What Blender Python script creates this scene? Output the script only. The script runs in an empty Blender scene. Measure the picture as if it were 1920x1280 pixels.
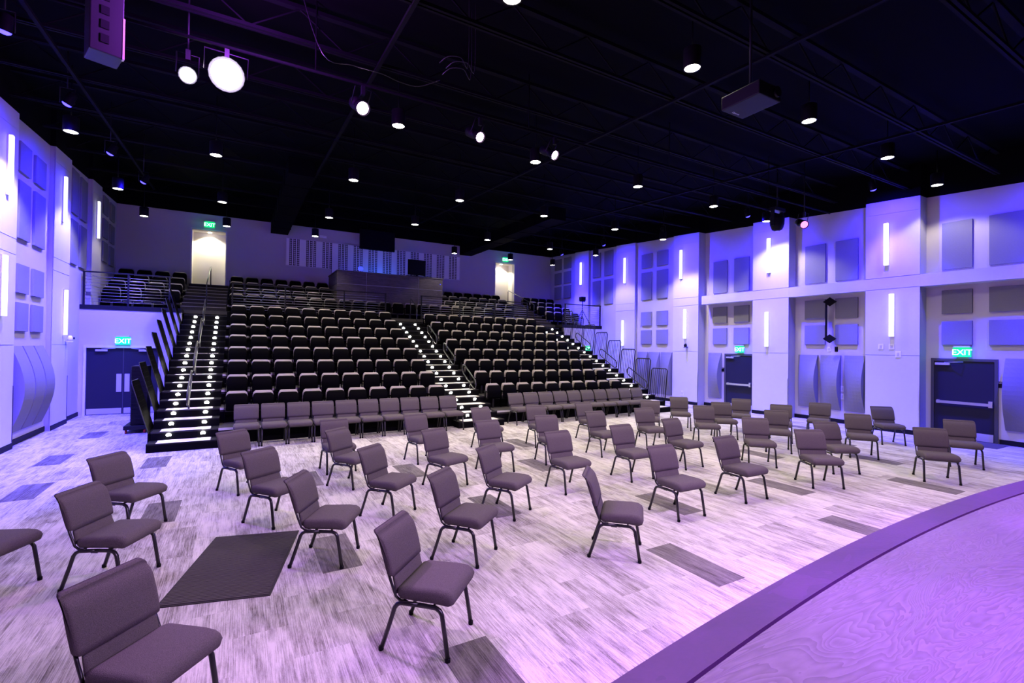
import bpy, bmesh, math, random
from mathutils import Vector, Matrix, Quaternion
R = math.radians
random.seed(7)
C = bpy.context.scene.collection
sc = bpy.context.scene

# ------------------------------------------------------------------ camera
F_PX, H = 899.0, 2.35
yaw, pitch, roll = R(29.7), R(0.6), R(0.75)
fw = Vector((math.sin(yaw)*math.cos(pitch), math.cos(yaw)*math.cos(pitch), math.sin(pitch)))
rt = Vector((math.cos(yaw), -math.sin(yaw), 0)); up = rt.cross(fw)
rt, up = math.cos(roll)*rt+math.sin(roll)*up, -math.sin(roll)*rt+math.cos(roll)*up
cam = bpy.data.cameras.new('camera'); co = bpy.data.objects.new('camera', cam); C.objects.link(co)
cam.sensor_width = 36; cam.lens = F_PX/1920*36; cam.clip_end = 200; cam.clip_start = .05
M = Matrix((rt, up, -fw)).transposed().to_4x4(); M.translation = Vector((0, 0, H)); co.matrix_world = M
sc.camera = co
def ray(x, y): return fw+rt*((x-960)/F_PX)-up*((y-640)/F_PX)
def at_z(x, y, z):
    d = ray(x, y); return Vector((0, 0, H))+d*((z-H)/d.z)
def at_y(x, y, Y):
    d = ray(x, y); return Vector((0, 0, H))+d*(Y/d.y)

# ------------------------------------------------------------------ world, exposure
w = bpy.data.worlds.new('world'); sc.world = w; w.use_nodes = True
w.node_tree.nodes['Background'].inputs[0].default_value = (.02, .016, .05, 1)
w.node_tree.nodes['Background'].inputs[1].default_value = .15
vs = sc.view_settings; vs.view_transform = 'Standard'; vs.look = 'None'; vs.gamma = 1; vs.use_curve_mapping = False
vs.exposure = 0.0
# light levels (W)
PEND_W, PEND_WALL_W, BLUE_W, STAGE_W, KEY_W = 490, 440, 1350, 1450, 1500
WARM = (1.0, .87, .68); BLUE = (.020, .009, 1.0); PURPLE = (.72, .42, 1.0); STAGE_COL = (.42, .10, 1.0)
def spot(parent, loc, aim, watts, col, cone, blend=.5, rad=.08):
    l = bpy.data.lights.new('lamp', 'SPOT'); l.energy = watts; l.color = col; l.spot_size = R(cone); l.spot_blend = blend
    l.shadow_soft_size = rad
    o = bpy.data.objects.new('lamp', l); C.objects.link(o); o.location = loc
    o.rotation_euler = Vector(aim).to_track_quat('-Z', 'Y').to_euler()
    if parent: o.parent = parent
    return o
def point(parent, loc, watts, col, rad=.1):
    l = bpy.data.lights.new('lamp', 'POINT'); l.energy = watts; l.color = col; l.shadow_soft_size = rad
    o = bpy.data.objects.new('lamp', l); C.objects.link(o); o.location = loc
    if parent: o.parent = parent
    return o

# ------------------------------------------------------------------ materials
MT = {}
def nd(nt, t, **k):
    n = nt.nodes.new(t)
    for a, b in k.items(): setattr(n, a, b)
    return n
def mat(name, col=(.5, .5, .5), rough=.6, metal=0., emit=None, es=0., noise=None, bump=None, spec=None):
    m = bpy.data.materials.new(name); m.use_nodes = True; nt = m.node_tree; b = nt.nodes['Principled BSDF']
    b.inputs['Base Color'].default_value = (*col, 1); b.inputs['Roughness'].default_value = rough; b.inputs['Metallic'].default_value = metal
    if spec is not None: b.inputs['Specular IOR Level'].default_value = spec
    if emit: b.inputs['Emission Color'].default_value = (*emit, 1); b.inputs['Emission Strength'].default_value = es
    if noise or bump:
        tc = nd(nt, 'ShaderNodeTexCoord')
    if noise:   # (scale, amount)
        t = nd(nt, 'ShaderNodeTexNoise'); t.inputs['Scale'].default_value = noise[0]; t.inputs['Detail'].default_value = 4
        nt.links.new(tc.outputs['Object'], t.inputs['Vector'])
        mx = nd(nt, 'ShaderNodeMix', data_type='RGBA'); a = noise[1]
        mx.inputs[6].default_value = (*[c*(1-a) for c in col], 1); mx.inputs[7].default_value = (*[min(1, c*(1+a)) for c in col], 1)
        nt.links.new(t.outputs['Fac'], mx.inputs[0]); nt.links.new(mx.outputs[2], b.inputs['Base Color'])
    if bump:
        t = nd(nt, 'ShaderNodeTexNoise'); t.inputs['Scale'].default_value = bump[0]; t.inputs['Detail'].default_value = 3
        nt.links.new(tc.outputs['Object'], t.inputs['Vector'])
        bp = nd(nt, 'ShaderNodeBump'); bp.inputs['Strength'].default_value = bump[1]; bp.inputs['Distance'].default_value = .01
        nt.links.new(t.outputs['Fac'], bp.inputs['Height']); nt.links.new(bp.outputs[0], b.inputs['Normal'])
    MT[name] = m; return m
mat('wall', (.50, .475, .475), .75, noise=(2, .03), bump=(120, .05))
mat('wall_white', (.57, .57, .595), .55, noise=(1.5, .02))
mat('joint_grey', (.40, .40, .42), .7)
mat('black_wall', (.002, .002, .003), .95, spec=.05)
mat('deck_black', (.0006, .0006, .001), .95, noise=(3, .3), spec=.05)
mat('joist_black', (.0014, .0014, .0024), .8, spec=.08)
mat('can_black', (.004, .004, .005), .6, spec=.2)
mat('duct_black', (.0016, .0014, .0024), .85, spec=.03)
mat('base_black', (.007, .007, .009), .6, spec=.15)
mat('fabric', (.094, .081, .083), .95, noise=(170, .55), bump=(230, .5), spec=.2)
mat('seat_cloth', (.30, .275, .25), .9, noise=(200, .2), spec=.2)
mat('shell_black', (.0012, .0011, .0018), .65, spec=.03)
mat('frame_black', (.012, .012, .013), .32)
mat('steel_black', (.008, .008, .011), .5, spec=.2)
mat('rail_dark', (.035, .035, .04), .3, .6)
mat('alu', (.62, .62, .64), .38, .6)
mat('steel', (.6, .6, .62), .3, .9)
mat('acoustic', (.21, .21, .215), .95, noise=(90, .12), bump=(160, .3), spec=.1)
mat('acoustic_light', (.50, .50, .50), .95, noise=(90, .10), bump=(160, .3), spec=.1)
mat('tread', (.52, .50, .48), .9, noise=(60, .3))
mat('riser', (.002, .002, .003), .7, spec=.05)
mat('tier_deck', (.02, .018, .018), .9, noise=(20, .3))
mat('upper_step', (.022, .019, .02), .9, noise=(30, .4), spec=.1)
mat('door_blue', (.012, .012, .026), .5, noise=(1.2, .1), spec=.25)
mat('nosing_grey', (.12, .11, .11), .7)
mat('door_frame', (.05, .05, .06), .45)
mat('frame_white', (.6, .6, .62), .5)
mat('plate', (.55, .55, .57), .35, .5)
mat('white_plastic', (.75, .75, .74), .4)
mat('black_plastic', (.005, .005, .007), .5, spec=.12)
mat('red', (.5, .03, .02), .5)
mat('screen', (.003, .003, .006), .35, spec=.15)
mat('mat_rubber', (.05, .044, .040), .9)
mat('mat_border', (.016, .014, .013), .9)
mat('globe_blue', (.1, .1, 1), .5, emit=(.03, .045, 1), es=2.5)
mat('cream', (.82, .78, .68), .7)
mat('lamp_warm', (1, 1, 1), .5, emit=(1, .93, .80), es=22)
mat('sconce_glow', (1, 1, 1), .5, emit=(.97, .97, 1), es=1.7)
mat('step_glow', (1, 1, 1), .5, emit=(1, .94, .80), es=60)
mat('led_blue', (.1, .1, 1), .5, emit=(.04, .03, 1), es=8)
mat('lens_violet', (1, .6, 1), .5, emit=(.95, .55, 1), es=30)
mat('lens_pink', (1, .4, .8), .5, emit=(1, .22, .75), es=2.2)
mat('lens_key', (1, .9, 1), .5, emit=(.95, .80, 1), es=180)
mat('exit_green', (.0, .25, .12), .4, emit=(.0, 1., .24), es=.75)
mat('exit_letter', (1, 1, 1), .4, emit=(.75, 1, .9), es=2.0)
mat('sign_text', (.7, .7, .7), .5)
mat('dark_metal', (.03, .03, .035), .5, .4)  # plain dark metal for corner guards and the loudspeaker cabinet

def m_carpet(name, c1, c2, bw=.98):
    m = bpy.data.materials.new(name); m.use_nodes = True; nt = m.node_tree; b = nt.nodes['Principled BSDF']; L = nt.links.new
    b.inputs['Roughness'].default_value = .95; b.inputs['Specular IOR Level'].default_value = .15
    g = nd(nt, 'ShaderNodeNewGeometry'); sp = nd(nt, 'ShaderNodeSeparateXYZ'); L(g.outputs['Position'], sp.inputs[0])
    cb = nd(nt, 'ShaderNodeCombineXYZ'); L(sp.outputs['Y'], cb.inputs[0]); L(sp.outputs['X'], cb.inputs[1])
    br = nd(nt, 'ShaderNodeTexBrick', offset=.5); br.inputs['Scale'].default_value = 1; br.inputs['Mortar Size'].default_value = 0
    br.inputs['Brick Width'].default_value = bw; br.inputs['Row Height'].default_value = bw*.40/.98
    br.inputs['Color1'].default_value = (0, 0, 0, 1); br.inputs['Color2'].default_value = (1, 1, 1, 1); L(cb.outputs[0], br.inputs['Vector'])
    om = nd(nt, 'ShaderNodeMath', operation='MULTIPLY'); L(br.outputs['Color'], om.inputs[0]); om.inputs[1].default_value = 40
    off = nd(nt, 'ShaderNodeCombineXYZ'); L(om.outputs[0], off.inputs[2])
    def streak(sx, sy, det, rough=.6):
        mp = nd(nt, 'ShaderNodeMapping'); mp.inputs['Scale'].default_value = (sx, sy, 1); L(g.outputs['Position'], mp.inputs['Vector'])
        t = nd(nt, 'ShaderNodeTexNoise'); t.inputs['Scale'].default_value = 1; t.inputs['Detail'].default_value = det+1; t.inputs['Roughness'].default_value = rough
        va = nd(nt, 'ShaderNodeVectorMath', operation='ADD'); L(mp.outputs[0], va.inputs[0]); L(off.outputs[0], va.inputs[1])
        L(va.outputs[0], t.inputs['Vector']); return t
    s1 = streak(120, 2.6, 4, .65); s2 = streak(9, 2.0, 6, .74); s3 = streak(170, 110, 2)
    def math2(op, a, bb):
        n = nd(nt, 'ShaderNodeMath', operation=op)
        for i, v in enumerate((a, bb)):
            if isinstance(v, (int, float)): n.inputs[i].default_value = v
            else: L(v, n.inputs[i])
        return n.outputs[0]
    f = math2('ADD', math2('MULTIPLY', s1.outputs[0], .95), math2('MULTIPLY', s2.outputs[0], .95))
    f = math2('ADD', f, math2('MULTIPLY', br.outputs['Color'], .16)); f = math2('ADD', f, math2('MULTIPLY', s3.outputs[0], .25))
    cr = nd(nt, 'ShaderNodeValToRGB'); cr.color_ramp.elements[0].position = .42; cr.color_ramp.elements[1].position = .62
    cr.color_ramp.elements[0].color = (*c1, 1); cr.color_ramp.elements[1].color = (*c2, 1)
    f = math2('MULTIPLY', f, .48); L(f, cr.inputs[0]); L(cr.outputs[0], b.inputs['Base Color'])
    bp = nd(nt, 'ShaderNodeBump'); bp.inputs['Strength'].default_value = .25; bp.inputs['Distance'].default_value = .004
    L(s3.outputs[0], bp.inputs['Height']); L(bp.outputs[0], b.inputs['Normal']); MT[name] = m
m_carpet('carpet', (.115, .103, .090), (.53, .51, .475))
m_carpet('carpet_dark', (.055, .048, .046), (.20, .185, .18), 90)

def m_grain(name, c1, c2, sx, sy, sz, rings, rough=.5, dist=.0):
    m = bpy.data.materials.new(name); m.use_nodes = True; nt = m.node_tree; b = nt.nodes['Principled BSDF']; L = nt.links.new
    b.inputs['Roughness'].default_value = rough
    g = nd(nt, 'ShaderNodeNewGeometry'); mp = nd(nt, 'ShaderNodeMapping'); mp.inputs['Scale'].default_value = (sx, sy, sz); mp.inputs['Rotation'].default_value = (0, 0, R(dist))
    L(g.outputs['Position'], mp.inputs['Vector'])
    t = nd(nt, 'ShaderNodeTexNoise'); t.inputs['Scale'].default_value = 1; t.inputs['Detail'].default_value = 3.5; t.inputs['Roughness'].default_value = .5; t.inputs['Distortion'].default_value = .9
    L(mp.outputs[0], t.inputs['Vector'])
    mu = nd(nt, 'ShaderNodeMath', operation='MULTIPLY'); mu.inputs[1].default_value = rings; L(t.outputs[0], mu.inputs[0])
    fr = nd(nt, 'ShaderNodeMath', operation='FRACT'); L(mu.outputs[0], fr.inputs[0])
    t2 = nd(nt, 'ShaderNodeTexNoise'); t2.inputs['Scale'].default_value = 14; t2.inputs['Detail'].default_value = 6; L(mp.outputs[0], t2.inputs['Vector'])
    ad = nd(nt, 'ShaderNodeMath', operation='ADD'); L(fr.outputs[0], ad.inputs[0]); L(t2.outputs[0], ad.inputs[1])
    cr = nd(nt, 'ShaderNodeValToRGB'); cr.color_ramp.elements[0].position = .35; cr.color_ramp.elements[1].position = 1.35
    cr.color_ramp.elements[1].position = 1.0
    cr.color_ramp.elements[0].color = (*c1, 1); cr.color_ramp.elements[1].color = (*c2, 1)
    ml = nd(nt, 'ShaderNodeMath', operation='MULTIPLY'); ml.inputs[1].default_value = .68; L(ad.outputs[0], ml.inputs[0]); L(ml.outputs[0], cr.inputs[0])
    L(cr.outputs[0], b.inputs['Base Color'])
    bp = nd(nt, 'ShaderNodeBump'); bp.inputs['Strength'].default_value = .3; bp.inputs['Distance'].default_value = .003; L(ad.outputs[0], bp.inputs['Height']); L(bp.outputs[0], b.inputs['Normal'])
    MT[name] = m
m_grain('plywood', (.086, .064, .088), (.128, .100, .132), .6, 3.4, 1, 34, .5, 30)  # wood tone leans purple: some violet stage light is mixed into the colour
m_grain('edge_band', (.044, .014, .060), (.058, .019, .076), 2, 3, 1, 3, .55)  # band colour carries the violet of the stage light, not a paint
m_grain('booth_wood', (.035, .028, .027), (.115, .098, .093), 1.2, 1.2, 30, 4, .6)
def m_pattern():
    m = bpy.data.materials.new('lattice_print'); m.use_nodes = True; nt = m.node_tree; b = nt.nodes['Principled BSDF']; L = nt.links.new
    b.inputs['Roughness'].default_value = .7
    g = nd(nt, 'ShaderNodeNewGeometry'); sp = nd(nt, 'ShaderNodeSeparateXYZ'); L(g.outputs['Position'], sp.inputs[0])
    def mth(op, a, v=None):
        n = nd(nt, 'ShaderNodeMath', operation=op)
        for i, q in enumerate((a, v)):
            if q is None: continue
            if isinstance(q, (int, float)): n.inputs[i].default_value = q
            else: L(q, n.inputs[i])
        return n.outputs[0]
    u = mth('FRACT', mth('DIVIDE', mth('SUBTRACT', sp.outputs['X'], 1.87), .727))      # one stripe group each .727 m
    band = mth('MULTIPLY', mth('GREATER_THAN', u, .14), mth('LESS_THAN', u, .80))
    v = mth('FRACT', mth('MULTIPLY', mth('SUBTRACT', u, .14), 3/.66))
    col = mth('MULTIPLY', mth('GREATER_THAN', v, .16), mth('LESS_THAN', v, .84))
    zz = mth('FRACT', mth('MULTIPLY', sp.outputs['Z'], 11.0)); xx = mth('FRACT', mth('MULTIPLY', v, 2.0))
    d = mth('ADD', mth('POWER', mth('SUBTRACT', zz, .5), 2.0), mth('POWER', mth('SUBTRACT', xx, .5), 2.0))
    dot = mth('LESS_THAN', d, .21)
    f = mth('MULTIPLY', mth('MULTIPLY', band, col), dot)
    mx = nd(nt, 'ShaderNodeMix', data_type='RGBA'); mx.inputs[6].default_value = (.88, .87, .88, 1); mx.inputs[7].default_value = (.05, .045, .05, 1)
    L(f, mx.inputs[0]); L(mx.outputs[2], b.inputs['Base Color']); MT['lattice_print'] = m
m_pattern()

# ------------------------------------------------------------------ mesh helpers
class MB:
    def __init__(s): s.v = []; s.f = []; s.sm = []
    def add(s, vs_, fs, smooth=False):
        o = len(s.v); s.v += [tuple(p) for p in vs_]
        for f in fs: s.f.append([i+o for i in f]); s.sm.append(smooth)
        return s
    def box(s, x0, x1, y0, y1, z0, z1):
        vv = [(x, y, z) for z in (z0, z1) for y in (y0, y1) for x in (x0, x1)]
        return s.add(vv, [(0, 2, 3, 1), (4, 5, 7, 6), (0, 1, 5, 4), (2, 6, 7, 3), (0, 4, 6, 2), (1, 3, 7, 5)])
    def bbox(s, x0, x1, y0, y1, z0, z1, b=.01):
        bm = bmesh.new(); m4 = Matrix.Translation(((x0+x1)/2, (y0+y1)/2, (z0+z1)/2)) @ Matrix.Diagonal((x1-x0, y1-y0, z1-z0, 1))
        bmesh.ops.create_cube(bm, size=1, matrix=m4); bmesh.ops.bevel(bm, geom=bm.edges[:], offset=b, segments=2, affect='EDGES', profile=.6)
        bm.verts.index_update(); s.add([v.co for v in bm.verts], [[v.index for v in f.verts] for f in bm.faces]); bm.free(); return s
    def prism(s, pts, axis, a, b, smooth=False):   # pts 2D, extruded along axis
        def P(p, t): return {'x': (t, p[0], p[1]), 'y': (p[0], t, p[1]), 'z': (p[0], p[1], t)}[axis]
        n = len(pts); vv = [P(p, a) for p in pts]+[P(p, b) for p in pts]
        s.add(vv, [(i, (i+1) % n, n+(i+1) % n, n+i) for i in range(n)], smooth); s.add(vv, [list(range(n))[::-1], list(range(n, 2*n))])
        return s
    def tube(s, path, r, n=8, closed=False, cap=True):
        P = [Vector(p) for p in path]; N = len(P); vv = []
        prev = None
        for i, p in enumerate(P):
            a = P[(i-1) % N] if (i > 0 or closed) else p; b = P[(i+1) % N] if (i < N-1 or closed) else p
            t = (b-a).normalized()
            if prev is None:
                u = t.cross(Vector((0, 0, 1)));
                if u.length < .05: u = t.cross(Vector((1, 0, 0)))
                u.normalize()
            else:
                u = prev-t*prev.dot(t); u.normalize()
            prev = u; w_ = t.cross(u)
            for k in range(n):
                an = 2*math.pi*k/n; vv.append(p+(u*math.cos(an)+w_*math.sin(an))*r)
        fs = []
        for i in range(N if closed else N-1):
            j = (i+1) % N
            for k in range(n): fs.append((i*n+k, i*n+(k+1) % n, j*n+(k+1) % n, j*n+k))
        s.add(vv, fs, True)
        if cap and not closed: s.add(vv, [list(range(n))[::-1], [(N-1)*n+k for k in range(n)]])
        return s
    def lathe(s, prof, n=20, c=(0, 0, 0), axis='z', cap=True):
        vv = []
        for r, h in prof:
            for k in range(n):
                a = 2*math.pi*k/n; x, y = r*math.cos(a), r*math.sin(a)
                vv.append({'z': (c[0]+x, c[1]+y, c[2]+h), 'y': (c[0]+x, c[1]+h, c[2]+y), 'x': (c[0]+h, c[1]+x, c[2]+y)}[axis])
        m = len(prof); fs = [(i*n+k, i*n+(k+1) % n, (i+1)*n+(k+1) % n, (i+1)*n+k) for i in range(m-1) for k in range(n)]
        s.add(vv, fs, True)
        if cap: s.add(vv, [list(range(n))[::-1], [(m-1)*n+k for k in range(n)]])
        return s
    def pad(s, prof, w_, rx, steps=3):     # cushion: profile (y,z) swept along x with rounded ends
        cy = sum(p[0] for p in prof)/len(prof); cz = sum(p[1] for p in prof)/len(prof)
        zs = max(p[1] for p in prof)-min(p[1] for p in prof); ys = max(p[0] for p in prof)-min(p[0] for p in prof)
        secs = []
        for i in range(steps+1):
            a = math.pi/2*i/steps; secs.append((-w_+rx*(1-math.sin(a)), rx*(1-math.cos(a))*0+rx*(1-math.sin(math.pi/2*i/steps)**.5)))
        secs = [(-w_+rx*(1-math.cos(math.pi/2*i/steps)), rx*(1-math.sin(math.pi/2*i/steps))) for i in range(steps+1)]
        secs = secs+[(-x, d) for x, d in secs[::-1]]
        n = len(prof); vv = []
        for x, d in secs:
            for (y, z) in prof: vv.append((x, cy+(y-cy)*(1-2*d/ys), cz+(z-cz)*(1-2*d/zs)))
        m = len(secs); fs = [(i*n+k, (i+1)*n+k, (i+1)*n+(k+1) % n, i*n+(k+1) % n) for i in range(m-1) for k in range(n)]
        s.add(vv, fs, True); s.add(vv, [list(range(n)), [(m-1)*n+k for k in range(n)][::-1]], True)
        return s
    def mesh(s, name):
        me = bpy.data.meshes.new(name); me.from_pydata(s.v, [], s.f); me.polygons.foreach_set('use_smooth', s.sm)
        bm = bmesh.new(); bm.from_mesh(me); bmesh.ops.remove_doubles(bm, verts=bm.verts[:], dist=1e-5); bmesh.ops.recalc_face_normals(bm, faces=bm.faces[:]); bm.to_mesh(me); bm.free()
        return me
    def build(s, name, m, parent=None, **k):
        me = s.mesh(name); me.materials.append(MT[m]); o = bpy.data.objects.new(name, me); C.objects.link(o)
        if parent: o.parent = parent
        return tag(o, **k)
def tag(o, label=None, cat=None, group=None, kind=None):
    if label: o['label'] = label
    if cat: o['category'] = cat
    if group: o['group'] = group
    if kind: o['kind'] = kind
    return o
def thing(name, label, cat, loc=(0, 0, 0), rz=0, group=None, kind=None):
    o = bpy.data.objects.new(name, None); o.empty_display_size = .1; C.objects.link(o); o.location = loc; o.rotation_euler = (0, 0, rz)
    return tag(o, label, cat, group, kind)
KIDS = {}
def kids(o):
    return KIDS.setdefault(o.name, [c for c in o.children])
def copy_tree(o, parent=None):
    c = o.copy(); C.objects.link(c); c.parent = parent
    for ch in kids(o): copy_tree(ch, c)
    return c
def share(name, me, parent, loc=(0, 0, 0), rz=0):
    o = bpy.data.objects.new(name, me); C.objects.link(o); o.parent = parent; o.location = loc; o.rotation_euler = (0, 0, rz); return o
ORD = ['first', 'second', 'third', 'fourth', 'fifth', 'sixth', 'seventh', 'eighth', 'ninth', 'tenth', 'eleventh', 'twelfth', 'thirteenth', 'fourteenth', 'fifteenth',
       'sixteenth', 'seventeenth', 'eighteenth', 'nineteenth', 'twentieth', 'twenty-first', 'twenty-second', 'twenty-third']

# ------------------------------------------------------------------ room shell
XL, XR = -4.22, 16.6              # pilaster fronts
XLr, XRn, XRf = -4.34, 17.02, 16.73   # recess planes (left, right near, right far)
YB, YF = 24.62, -6.0
def ztop(y): return 6.381+.0619*y
def zdeck(y): return ztop(y)+.95
S = 'structure'
fl = MB().box(-5, 18, YF, YB+2, -.2, 0).build('floor', 'carpet', kind=S, label='grey streaked carpet plank floor', cat='floor')
plank = MB().box(-.2, .2, -.49, .49, 0, .003).mesh('carpet_tile'); plank.materials.append(MT['carpet_dark'])
for x, y in [(4.37, 3.6), (.99, 5.72), (1.58, 3.0), (5.71, 5.17), (5.22, 8.06), (2.83, 8.76), (3.31, 6.3), (-.89, 8.16), (-1.35, 11.59), (-2.8, 10.18), (-3.11, 12.67), (1.08, 9.01),
             (10.53, 3.74), (12.04, 5.16), (6.01, 10.08), (10.22, 6.64), (8.16, 4.91), (7.21, 3.2), (-3.1, 15.6), (-2.2, 17.0), (8.9, 10.9), (13.2, 6.6), (11.9, 11.2), (-2.6, 6.9), (15.0, 8.6)]:
    share('carpet_tile', plank, fl, (x, y, 0))
MB().prism([(YF, zdeck(YF)), (YB+.3, zdeck(YB+.3)), (YB+.3, zdeck(YB+.3)+.2), (YF, zdeck(YF)+.2)], 'x', -5.2, 18.2).build('ceiling', 'deck_black', kind=S, label='black painted sloping roof deck', cat='ceiling')
def wall_side(name, x0, x1, y0, y1, label):
    o = MB().prism([(y0, 0), (y1, 0), (y1, ztop(y1)), (y0, ztop(y0))], 'x', x0, x1).build(name, 'wall', kind=S, label=label, cat='wall')
    MB().prism([(y0, ztop(y0)), (y1, ztop(y1)), (y1, zdeck(y1)), (y0, zdeck(y0))], 'x', x0, x1).build('upper_band', 'black_wall', o)
    return o
wl = wall_side('wall_left', XLr-.3, XLr, YF, YB, 'pale wall with pilasters beside the blue double doors')
wr = wall_side('wall_right', XRn, XRn+.3, YF, 13.6, 'pale wall with push-bar exit doors and ledge')
wr2 = wall_side('wall_right_rear', XRf, XRn+.3, 13.6, YB, 'pale wall behind the seating tiers on the push-bar door side')
# back wall with two lit openings
OPL, OPR, ZS, ZO = (-1.80, -.555), (12.87, 14.13), 4.79, 7.22
wb = thing('wall_back', 'purple-lit rear wall with two lit doorways', 'wall', kind=S)
zt = ztop(YB)
for i, (a, b, z0, z1) in enumerate([(-4.6, OPL[0], 0, zt), (OPL[1], OPR[0], 0, zt), (OPR[1], 17.3, 0, zt), (OPL[0], OPL[1], 0, ZS), (OPL[0], OPL[1], ZO, zt), (OPR[0], OPR[1], 0, ZS), (OPR[0], OPR[1], ZO, zt)]):
    MB().box(a, b, YB, YB+.25, z0, z1).build('wall_section', 'wall', wb)
MB().box(-4.6, 17.3, YB, YB+.25, zt, zt+1.2).build('upper_band', 'black_wall', wb)
MB().box(-5, 18, YF-.3, YF, 0, 8).build('wall_front', 'black_wall', kind=S, label='black wall behind the stage', cat='wall')
for nm, (a, b) in (('doorway_1', OPL), ('doorway_2', OPR)):
    t = thing(nm.replace('doorway', 'door'), 'lit cream doorway alcove in rear wall, ' + ('above the stepped aisle with leaning guards' if a < 0 else 'on the push-bar door side'), 'doorway', ((a+b)/2, YB, ZS), kind=S)
    hw = (b-a)/2; hh = ZO-ZS
    MB().box(-hw, hw, .7, .75, 0, hh).build('alcove_back', 'cream', t)
    MB().box(-hw-.05, -hw, .25, .75, 0, hh).box(hw, hw+.05, .25, .75, 0, hh).build('alcove_side', 'cream', t)
    MB().box(-hw, hw, .0, .75, hh, hh+.05).build('alcove_ceiling', 'cream', t)
    MB().box(-hw, hw, .0, .75, -.06, 0).build('alcove_floor', 'upper_step', t)
    MB().box(-hw-.05, -hw, -.02, .02, 0, hh+.05).box(hw, hw+.05, -.02, .02, 0, hh+.05).box(-hw, hw, -.02, .02, hh, hh+.05).build('door_frame', 'frame_white', t)
    MB().lathe([(.07, 0), (.07, .02)], 16, (0, .45, hh-.02)).build('downlight', 'lamp_warm', t)
    spot(t, (0, .42, hh-.05), (0, .12, -1), 170, (1, .92, .74), 125, .35, .05)

# gallery walls (under the left / right decks)
YG = 19.75
MB().box(XLr, -4.17, YG, YG+.15, 0, 3.36).box(-4.17, -2.3, YG, YG+.15, 2.16, 3.36).box(-2.3, -1.70, YG, YG+.15, 0, 3.36).build('wall_gallery_left', 'wall', kind=S, label='pale wall under the gallery around the blue double doors', cat='wall')
MB().box(14.3, 15.05, YG, YG+.15, 0, 3.33).box(15.05, 16.1, YG, YG+.15, 2.12, 3.33).box(16.1, XRf, YG, YG+.15, 0, 3.33).build('wall_gallery_right', 'wall', kind=S, label='pale wall under the railed gallery on push-bar door side', cat='wall')

# pilasters: front split into panels with recessed joints
TN = [0]
def pilaster(side, y0, y1, recess, label):
    TN[0] += 1
    t = thing('trim_%d' % TN[0], label, 'pilaster', kind=S)
    xf = XL if side < 0 else XR
    xb = recess
    xs = sorted((xf+side*.012, xb+side*.02))
    MB().prism([(y0, 0), (y1, 0), (y1, ztop(y1)), (y0, ztop(y0))], 'x', *xs).build('core', 'joint_grey', t)
    zs = [0, 2.24, 4.19, 4.53]
    g = .008
    for a, b in zip(zs, zs[1:]): MB().box(*sorted((xf, xf+side*.02)), y0, y1, a+g, b-g).build('panel', 'wall_white', t)
    k0, k1 = ztop(y0)-.38, ztop(y1)-.38
    MB().prism([(y0, 4.53+g), (y1, 4.53+g), (y1, k1-g), (y0, k0-g)], 'x', *sorted((xf, xf+side*.02))).build('panel', 'wall_white', t)
    MB().prism([(y0, k0), (y1, k1), (y1, ztop(y1)), (y0, ztop(y0))], 'x', *sorted((xf, xf+side*.02))).build('panel', 'wall_white', t)
    MB().prism([(y0, ztop(y0)), (y1, ztop(y1)), (y1, zdeck(y1)), (y0, zdeck(y0))], 'x', *xs).build('upper_band', 'black_wall', t)
    bx = sorted((xf-side*.015, xf))
    MB().box(*bx, y0, y1, 0, .13).build('baseboard', 'base_black', t)
    ye = y0 if side > 0 else y1
    MB().box(*sorted((xf-side*.006, xf+side*.03)), *((ye-.006, ye+.02) if side > 0 else (ye-.02, ye+.006)), .14, 1.36).build('corner_guard', 'dark_metal' if side < 0 else 'steel', t)
PR = [(2.3, 3.64), (6.02, 7.36), (9.72, 11.06), (13.49, 14.82), (17.18, 18.52), (20.74, 21.97)]
PL = [(9.3, 10.6), (13.02, 14.36), (16.78, 18.14), (20.45, 21.65)]
for i, (a, b) in enumerate(PR): pilaster(1, a, b, XRn if i < 4 else XRf, 'white panelled pilaster with light bars, %s from the stage on push-bar door wall' % ORD[i])
for i, (a, b) in enumerate(PL): pilaster(-1, a, b, XLr, 'white panelled pilaster with light bars, %s from the stage on double-door side' % ORD[i])
# ledges between near pilasters on the right wall
LG = 0
for a, b in ((3.64, 6.02), (7.36, 9.72), (11.06, 13.33)):
    LG += 1
    MB().box(XR+.003, XRn, a, b, 4.19, 4.53).build('trim_%d' % (20+LG), 'wall_white', kind=S, label='white ledge across the wall bay, %s from the stage' % ORD[LG-1], cat='ledge')
# baseboards
MB().box(XLr, XLr+.02, YF, YG, 0, .13).build('baseboard_left', 'base_black', kind=S, label='black baseboard along the double-door side wall', cat='baseboard')
MB().box(XRn-.02, XRn, YF, 4.5, 0, .13).box(XRn-.02, XRn, 5.95, 11.25, 0, .13).box(XRn-.02, XRn, 12.55, 13.49, 0, .13).box(XRf-.02, XRf, 14.82, YG, 0, .13).build('baseboard_right', 'base_black', kind=S, label='black baseboard along the push-bar door wall', cat='baseboard')

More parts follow.
